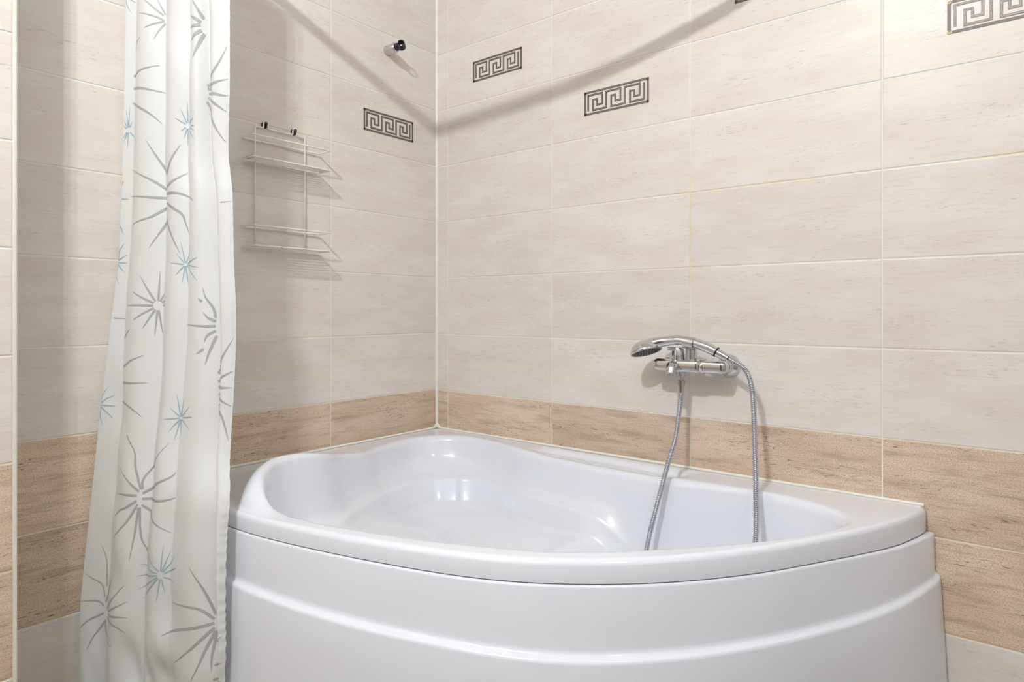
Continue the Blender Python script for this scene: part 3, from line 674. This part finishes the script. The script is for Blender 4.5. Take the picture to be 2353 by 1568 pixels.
PRINTS=[(0,4.0,[(0.3901,0.945),(0.3254,0.9527),(0.1843,0.9628)]),
(0,4.0,[(0.3836,0.9565),(0.2495,0.9907)]),
(0,4.0,[(0.3946,0.9589),(0.3375,0.9965)]),
(0,4.0,[(0.3902,0.9433),(0.2523,0.926)]),
(0,4.0,[(0.3956,0.9385),(0.363,0.9233),(0.3226,0.9001)]),
(0,8.0,[(0.7701,0.9357),(0.7457,0.9521),(0.6994,0.9787)]),
(0,8.0,[(0.7586,0.9271),(0.6684,0.9442)]),
(0,8.0,[(0.757,0.9209),(0.7168,0.9177),(0.65,0.9193)]),
(0,8.0,[(0.762,0.9092),(0.7271,0.8985),(0.6687,0.8853)]),
(0,8.0,[(0.7743,0.9028),(0.744,0.8727),(0.704,0.8452)]),
(0,6.5,[(0.7924,0.7877),(0.9093,0.823),(0.9876,0.8697)]),
(0,6.5,[(0.7942,0.7812),(1.0,0.7964)]),
(0,6.5,[(0.8012,0.7713),(0.932,0.7615),(1.0,0.7597)]),
(0,6.5,[(0.8,0.7617),(1.0,0.7227)]),
(0,6.5,[(0.7952,0.7511),(0.9041,0.6935),(0.9896,0.6566)]),
(0,5.5,[(0.0843,0.8273),(0.2013,0.8318),(0.3641,0.8417)]),
(0,5.5,[(0.0861,0.7987),(0.283,0.7867),(0.4198,0.7793)]),
(0,5.5,[(0.0822,0.7645),(0.287,0.7339),(0.3938,0.7084)]),
(0,3.0,[(0.0977,0.8889),(0.133,0.9004),(0.2111,0.9067)]),
(0,6.0,[(0.4495,0.5918),(0.3622,0.6334),(0.2742,0.6718)]),
(0,6.0,[(0.4333,0.5571),(0.3196,0.5804),(0.0817,0.6111)]),
(0,6.0,[(0.4298,0.5387),(0.2975,0.5406),(0.0708,0.5486)]),
(0,6.0,[(0.4323,0.5167),(0.3142,0.4945),(0.1208,0.4813)]),
(0,6.0,[(0.4378,0.4863),(0.397,0.4646),(0.317,0.4242)]),
(0,6.0,[(0.4573,0.593),(0.5183,0.6226),(0.5971,0.6578)]),
(0,6.0,[(0.4523,0.5638),(0.547,0.5766),(0.6404,0.5929)]),
(0,6.0,[(0.4399,0.5483),(0.5879,0.5446),(0.7136,0.5265)]),
(0,6.0,[(0.4481,0.527),(0.5891,0.5014),(0.6214,0.4786),(0.6478,0.4489)]),
(0,6.0,[(0.4455,0.491),(0.5211,0.4522),(0.5939,0.4091)]),
(0,2.5,[(0.0035,0.5423),(0.0704,0.5417)]),
(0,2.5,[(0.0,0.5739),(0.0131,0.5858)]),
(0,2.5,[(0.0,0.4795),(0.0319,0.4614)]),
(0,2.5,[(0.925,0.522),(0.9975,0.5238)]),
(0,4.5,[(0.3987,0.3067),(0.3999,0.3725)]),
(0,4.5,[(0.3834,0.3052),(0.2643,0.3635)]),
(0,4.5,[(0.3741,0.3013),(0.1955,0.3288)]),
(0,4.5,[(0.3714,0.2963),(0.1196,0.2974)]),
(0,4.5,[(0.3763,0.2908),(0.2329,0.2638)]),
(0,4.5,[(0.3853,0.2874),(0.3149,0.2445)]),
(0,4.5,[(0.3975,0.2857),(0.3917,0.2277)]),
(0,4.5,[(0.4049,0.2857),(0.4362,0.2318)]),
(0,4.5,[(0.4095,0.3055),(0.435,0.3243)]),
(0,4.5,[(0.4184,0.3026),(0.4519,0.3083)]),
(0,4.5,[(0.4247,0.2966),(0.4559,0.2968)]),
(0,6.0,[(0.8427,0.2684),(0.8287,0.2911),(0.7911,0.3136),(0.7721,0.3362)]),
(0,6.0,[(0.8448,0.261),(0.8087,0.2685),(0.7758,0.2814)]),
(0,6.0,[(0.8438,0.2507),(0.7785,0.2509),(0.6326,0.2544)]),
(0,6.0,[(0.8468,0.241),(0.8052,0.23),(0.7897,0.2141)]),
(0,6.0,[(0.8508,0.2298),(0.8187,0.1917),(0.8045,0.1665)]),
(0,6.0,[(0.7704,0.3039),(0.7438,0.312)]),
(0,6.0,[(0.7909,0.2014),(0.7432,0.1911)]),
(0,6.5,[(0.8723,0.1483),(0.9279,0.1831),(0.9929,0.2256)]),
(0,6.5,[(0.8758,0.1303),(1.0,0.1561)]),
(0,6.5,[(0.8799,0.1198),(1.0,0.1201)]),
(0,6.5,[(0.8839,0.1056),(1.0,0.0804)]),
(0,6.5,[(0.8902,0.083),(0.9537,0.059),(0.9946,0.0084)]),
(0,5.0,[(0.1225,0.2191),(0.1428,0.2294),(0.2047,0.2455)]),
(0,5.0,[(0.1528,0.1581),(0.2383,0.1729),(0.3414,0.1864)]),
(0,5.0,[(0.1583,0.1233),(0.3802,0.1255)]),
(0,5.0,[(0.1573,0.0807),(0.2785,0.0714),(0.3716,0.0525)]),
(0,2.5,[(0.0186,0.2677),(0.1112,0.2664)]),
(0,2.5,[(0.2697,0.0118),(0.3491,-0.0207)]),
(0,6.0,[(0.4024,-0.0991),(0.3642,-0.0524),(0.3469,-0.0199),(0.2703,0.0133)]),
(0,6.0,[(0.4107,-0.0992),(0.4246,-0.069),(0.5975,0.0009)]),
(0,6.0,[(0.4135,-0.1073),(0.5115,-0.0856),(0.6161,-0.0675),(0.638,-0.0578)]),
(0,6.0,[(0.4144,-0.1186),(0.5474,-0.1167),(0.6172,-0.1122),(0.6451,-0.1077)]),
(0,6.0,[(0.4165,-0.1316),(0.5256,-0.158),(0.6395,-0.1799)]),
(0,6.0,[(0.4089,-0.1364),(0.4328,-0.2017),(0.5068,-0.2466)]),
(0,6.0,[(0.4026,-0.1364),(0.395,-0.1886),(0.38,-0.2483)]),
(0,6.0,[(0.3953,-0.1298),(0.3379,-0.1685),(0.2158,-0.2149)]),
(0,6.0,[(0.3877,-0.1226),(0.3269,-0.1377),(0.2672,-0.1478),(0.2238,-0.1634)]),
(0,6.0,[(0.3864,-0.1119),(0.3196,-0.1115),(0.2085,-0.1147)]),
(0,6.0,[(0.396,-0.1039),(0.3235,-0.0819),(0.2336,-0.0561)]),
(0,4.5,[(0.1905,-0.3634),(0.3559,-0.2986)]),
(0,4.5,[(0.203,-0.3668),(0.3837,-0.3305)]),
(0,4.5,[(0.2151,-0.3722),(0.3238,-0.3644),(0.3865,-0.3643)]),
(0,4.5,[(0.1914,-0.3821),(0.312,-0.3852),(0.3756,-0.3994)]),
(0,4.5,[(0.179,-0.3881),(0.1911,-0.4216),(0.2798,-0.4328)]),
(0,4.5,[(0.1725,-0.3921),(0.1043,-0.4265),(0.0575,-0.4598)]),
(0,4.5,[(0.1674,-0.3751),(0.0656,-0.395),(0.0,-0.4178)]),
(0,4.5,[(0.1671,-0.3587),(0.1216,-0.3509),(0.0,-0.358)]),
(0,4.5,[(0.1741,-0.3406),(0.1476,-0.3151),(0.0751,-0.3053),(0.0174,-0.2981)]),
(0,4.5,[(0.1819,-0.3167),(0.1599,-0.2612),(0.1115,-0.231)]),
(0,4.5,[(0.18,-0.3504),(0.2382,-0.292)]),
(0,7.0,[(0.9315,-0.3304),(0.8758,-0.2806),(0.7974,-0.2351)]),
(0,7.0,[(0.9272,-0.3399),(0.843,-0.3173),(0.6565,-0.3198)]),
(0,7.0,[(0.9263,-0.3474),(0.7199,-0.3689),(0.6205,-0.3858)]),
(0,7.0,[(0.9278,-0.356),(0.8229,-0.3964),(0.6914,-0.4398)]),
(0,7.0,[(0.9318,-0.3629),(0.8888,-0.4011),(0.861,-0.4343),(0.8319,-0.4584)]),
(0,7.0,[(0.9369,-0.3625),(0.9217,-0.4109),(0.9253,-0.4416)]),
(0,5.0,[(0.9396,-0.3846),(0.9939,-0.3646)]),
(0,5.0,[(0.9371,-0.4304),(0.9943,-0.4173)]),
(0,5.0,[(0.9328,-0.4589),(0.9922,-0.4555)]),
(1,2.5,[(0.0,1.0081),(0.0148,0.9921),(0.0575,0.9722)]),
(1,2.5,[(0.0363,1.0071),(0.0928,0.9975)]),
(1,2.6,[(0.0489,0.7085),(0.0528,0.7572)]),
(1,2.6,[(0.0452,0.7085),(0.0241,0.749)]),
(1,2.6,[(0.0373,0.708),(0.0,0.7286)]),
(1,2.6,[(0.057,0.7079),(0.0793,0.7226)]),
(1,2.6,[(0.0343,0.6975),(0.0,0.6839)]),
(1,2.6,[(0.0405,0.6966),(0.0081,0.6735)]),
(1,2.6,[(0.0474,0.6961),(0.0416,0.6594)]),
(1,2.6,[(0.0615,0.697),(0.183,0.665)]),
(1,2.6,[(0.0285,0.7061),(0.0,0.7131)]),
(1,2.6,[(0.6369,0.707),(0.6317,0.7532)]),
(1,2.6,[(0.6301,0.7062),(0.5861,0.7378)]),
(1,2.6,[(0.622,0.7033),(0.5514,0.7159)]),
(1,2.6,[(0.6231,0.6962),(0.5919,0.6876)]),
(1,2.6,[(0.6323,0.694),(0.6131,0.6715)]),
(1,2.6,[(0.638,0.6938),(0.6392,0.6545)]),
(1,2.6,[(0.6472,0.6945),(0.7291,0.6667)]),
(1,2.6,[(0.6756,0.6942),(0.7244,0.6859)]),
(1,2.6,[(0.6555,0.7053),(0.7201,0.7138)]),
(1,2.6,[(0.688,0.6974),(0.7268,0.6957)]),
(1,2.8,[(0.0,0.4022),(0.0063,0.4227),(0.0427,0.4395)]),
(1,2.8,[(0.0,0.3998),(0.0725,0.4137)]),
(1,2.8,[(0.0,0.3953),(0.0778,0.3936)]),
(1,2.8,[(0.0,0.3909),(0.0735,0.3694)]),
(1,2.8,[(0.0,0.3868),(0.001,0.3628),(0.0294,0.344)]),
(1,2.6,[(0.621,0.3906),(0.5929,0.4385)]),
(1,2.6,[(0.6255,0.3906),(0.6618,0.4242)]),
(1,2.6,[(0.6313,0.3889),(0.7425,0.4018)]),
(1,2.6,[(0.6326,0.3859),(0.7495,0.379)]),
(1,2.6,[(0.629,0.3836),(0.741,0.3501)]),
(1,2.6,[(0.6245,0.3828),(0.642,0.3362)]),
(1,2.6,[(0.6212,0.3828),(0.6038,0.3459)]),
(1,2.6,[(0.6163,0.3838),(0.5632,0.3635)]),
(1,2.6,[(0.6131,0.3871),(0.5153,0.3904)]),
(1,2.6,[(0.6167,0.3897),(0.5618,0.4128)]),
(1,3.0,[(0.0,0.0765),(0.0037,0.0937),(0.0364,0.1112)]),
(1,3.0,[(0.0,0.0745),(0.0355,0.0858),(0.0961,0.0935)]),
(1,3.0,[(0.0,0.0712),(0.1123,0.0702)]),
(1,3.0,[(0.0,0.0672),(0.1033,0.0437)]),
(1,3.0,[(0.0,0.0639),(0.0075,0.0443),(0.031,0.0282)]),
(1,2.6,[(0.6397,0.0552),(0.6097,0.1022)]),
(1,2.6,[(0.6448,0.0554),(0.6578,0.0937)]),
(1,2.6,[(0.652,0.055),(0.7179,0.0785)]),
(1,2.6,[(0.6593,0.053),(0.7472,0.0573)]),
(1,2.6,[(0.6541,0.05),(0.7369,0.0296)]),
(1,2.6,[(0.6452,0.0492),(0.6608,0.0156)]),
(1,2.6,[(0.6403,0.0491),(0.6191,0.0068)]),
(1,2.6,[(0.6374,0.0499),(0.5855,0.0236)]),
(1,2.6,[(0.6348,0.052),(0.5422,0.0497)]),
(1,2.6,[(0.6361,0.0543),(0.5805,0.0747)]),
(1,3.0,[(0.6069,-0.2563),(0.6101,-0.2049)]),
(1,3.0,[(0.6122,-0.257),(0.645,-0.2151)]),
(1,3.0,[(0.6159,-0.2579),(0.6836,-0.2228)]),
(1,3.0,[(0.6214,-0.261),(0.7013,-0.2458)]),
(1,3.0,[(0.6207,-0.2681),(0.6845,-0.2771)]),
(1,3.0,[(0.6095,-0.2718),(0.6256,-0.3015)]),
(1,3.0,[(0.6017,-0.272),(0.5819,-0.3189)]),
(1,3.0,[(0.5931,-0.2706),(0.4551,-0.3263)]),
(1,3.0,[(0.5881,-0.2687),(0.4314,-0.3067)]),
(1,3.0,[(0.5848,-0.2649),(0.419,-0.2789)]),
(1,3.0,[(0.5876,-0.2606),(0.435,-0.2538)]),
(1,3.0,[(0.5965,-0.2572),(0.4872,-0.2225)])]

ZT, ZBm = 1.296, -.665
bm = bmesh.new(); NU, NZ = 190, 420
grid = []
for j in range(NZ + 1):
    z = ZT + (ZBm - ZT) * j / NZ
    row = []
    for i in range(NU + 1):
        x, y, zz = curtain_point(i / NU, z); row.append(bm.verts.new((x, y, zz + H0)))
    grid.append(row)
for j in range(NZ):
    for i in range(NU): bm.faces.new((grid[j][i], grid[j + 1][i], grid[j + 1][i + 1], grid[j][i + 1])).material_index = 0
def on_cloth(u, z, lift=.0007):
    u = min(.998, max(.002, u)); h = .002
    a, b = Vector(curtain_point(u - h, z)), Vector(curtain_point(u + h, z)); c, d = Vector(curtain_point(u, z - h)), Vector(curtain_point(u, z + h))
    n = (b - a).cross(d - c).normalized()
    if n.y > 0: n = -n
    return Vector(curtain_point(u, z)) + n * lift, n, (b - a).length / (2 * h)
for col, wpx, pp in PRINTS:
    q = [Vector((u, z, 0)) for u, z in pp]
    sp_ = spline(q, 8 if len(q) > 2 else 14); m_ = len(sp_); wd = wpx * (.00102 if col == 0 else .0009) * (.84 if pp[0][1] < 0 else 1)
    prev = None
    for i, s in enumerate(sp_):
        t = i / (m_ - 1); hw = wd / 2 * (.75 + .25 * min(1, t * 5)) * (1 - t ** 1.6) + .00022
        P0, n, su = on_cloth(s.x, s.y)
        a_, b_ = sp_[max(0, i - 1)], sp_[min(m_ - 1, i + 1)]
        du, dz = (b_.x - a_.x) * su, b_.y - a_.y; l = math.hypot(du, dz) or 1
        # keep the stroke on the cloth: step sideways in fabric coordinates
        ou, oz = -dz / l * hw / max(su, .05), du / l * hw
        A_, B_ = on_cloth(s.x + ou, s.y + oz)[0], on_cloth(s.x - ou, s.y - oz)[0]
        cur = [bm.verts.new(v + Vector((0, 0, H0))) for v in (A_, P0, B_)]
        if prev:
            for k in (0, 1): bm.faces.new((prev[k], prev[k + 1], cur[k + 1], cur[k])).material_index = 1 + col
        prev = cur
sc = obj('shower_curtain', bm, [M_cloth, M_print, M_teal], smooth=True)
tag(sc, 'white shower curtain printed with grey and teal starbursts, hanging outside the tub', 'curtain')
bm = bmesh.new(); prev = None   # stitched edge of the curtain
for j in range(NZ + 1):
    z = ZT + (ZBm - ZT) * j / NZ
    a_ = Vector(curtain_point(.985, z)); b_ = Vector(curtain_point(1., z)); n = Vector((-.35, -.93, 0))
    cur = [bm.verts.new(v + Vector((0, 0, H0))) for v in (a_ + n * .0008, a_ + (b_ - a_) * .5 + n * .0018, b_ + n * .001 + (b_ - a_).normalized() * .001, b_ - n * .001 + (b_ - a_).normalized() * .001)]
    if prev:
        for k in range(3): bm.faces.new((prev[k], prev[k + 1], cur[k + 1], cur[k]))
    prev = cur
hem = obj('hem', bm, M_cloth, sc, smooth=True); hem.location = (0, 0, 0)

# ---------------------------------------------------------------- curtain rod above the frame (its shadow falls on both walls)
rod = empty('curtain_rod', (.6, -.84, H0 + 1.31)); tag(rod, 'curved chrome curtain rod over the tub, above the frame, holding the curtain', 'curtain rod')
bm = bmesh.new(); rp = spline([pz(0.012, -1.062, 1.312), pz(0.11, -1.005, 1.312), pz(0.19, -0.965, 1.312), pz(0.274, -0.942, 1.312), pz(0.37, -0.928, 1.312), pz(0.485, -0.905, 1.312), pz(0.6, -0.882, 1.312), pz(0.72, -0.870, 1.312), pz(0.82, -0.852, 1.312), pz(0.92, -0.814, 1.312), pz(1.0, -0.768, 1.312), pz(1.07, -0.720, 1.312), pz(1.135, -0.667, 1.312), pz(1.22, -0.56, 1.312), pz(1.33, -0.38, 1.312), pz(1.42, -0.18, 1.312), pz(1.47, -0.012, 1.312)], 10)
tube(bm, rp, .0125, 16); fix(bm); obj('tube', bm, M_chrome, rod, smooth=True, auto=50)
bm = bmesh.new(); lathe(bm, pz(0, -1.072, 1.312), (1, .0, 0), [(0, 0), (0, .03), (.004, .03), (.014, .016), (.016, 0)], 28); fix(bm); obj('wall_flange', bm, M_chrome, rod, smooth=True, auto=40)
bm = bmesh.new(); lathe(bm, pz(1.474, 0, 1.312), (0, -1, 0), [(0, 0), (0, .03), (.004, .03), (.014, .016), (.016, 0)], 28); fix(bm); obj('wall_flange', bm, M_chrome, rod, smooth=True, auto=40)

# ---------------------------------------------------------------- ceiling lamps (out of frame, the room's light)
def point(name, loc, watts, rad, col, parent):
    l = bpy.data.lights.new(name, 'POINT'); l.energy = watts; l.shadow_soft_size = rad; l.color = col
    o = bpy.data.objects.new(name, l); C.objects.link(o)
    o.parent = parent; o.location = Vector(loc) - Vector(parent.location); return o
cl = empty('ceiling_lamp', (LAMP[0], LAMP[1], ROOM_Z)); tag(cl, 'ceiling spotlight bar with three bulbs, behind the camera', 'lamp')
bm = bmesh.new(); ldx = Vector((.777, .629, 0))
cpl = Vector((LAMP[0], LAMP[1], ROOM_Z)); tube(bm, [cpl - ldx * .12 - Vector((0, 0, .012)), cpl + ldx * .12 - Vector((0, 0, .012))], .012, 16); fix(bm); obj('bar', bm, M_chrome, cl, smooth=True, auto=50)
for k in (-1, 0, 1):
    q = Vector(LAMP) + ldx * .055 * k
    bm = bmesh.new(); lathe(bm, (q.x, q.y, ROOM_Z - .012), (0, 0, -1), [(0, 0), (0, .016), (.028, .016), (.030, .012), (.030, 0)], 20); fix(bm); obj('socket', bm, M_chrome, cl, smooth=True, auto=50)
    point('bulb', q, LAMP_W, .014, (.935, .968, 1), cl)
c2 = empty('ceiling_lamp', (2.3, -1.25, ROOM_Z)); tag(c2, 'round ceiling light to the right of the camera, out of frame', 'lamp')
bm = bmesh.new(); lathe(bm, (2.3, -1.25, ROOM_Z), (0, 0, -1), [(0, 0), (0, .09), (.02, .09), (.022, .085), (.022, 0)], 32); fix(bm); obj('base', bm, M_chrome_soft, c2, smooth=True, auto=50)
point('bulb', (2.3, -1.25, 1.80 + H0), FILL_W, .06, (.94, .97, 1), c2)
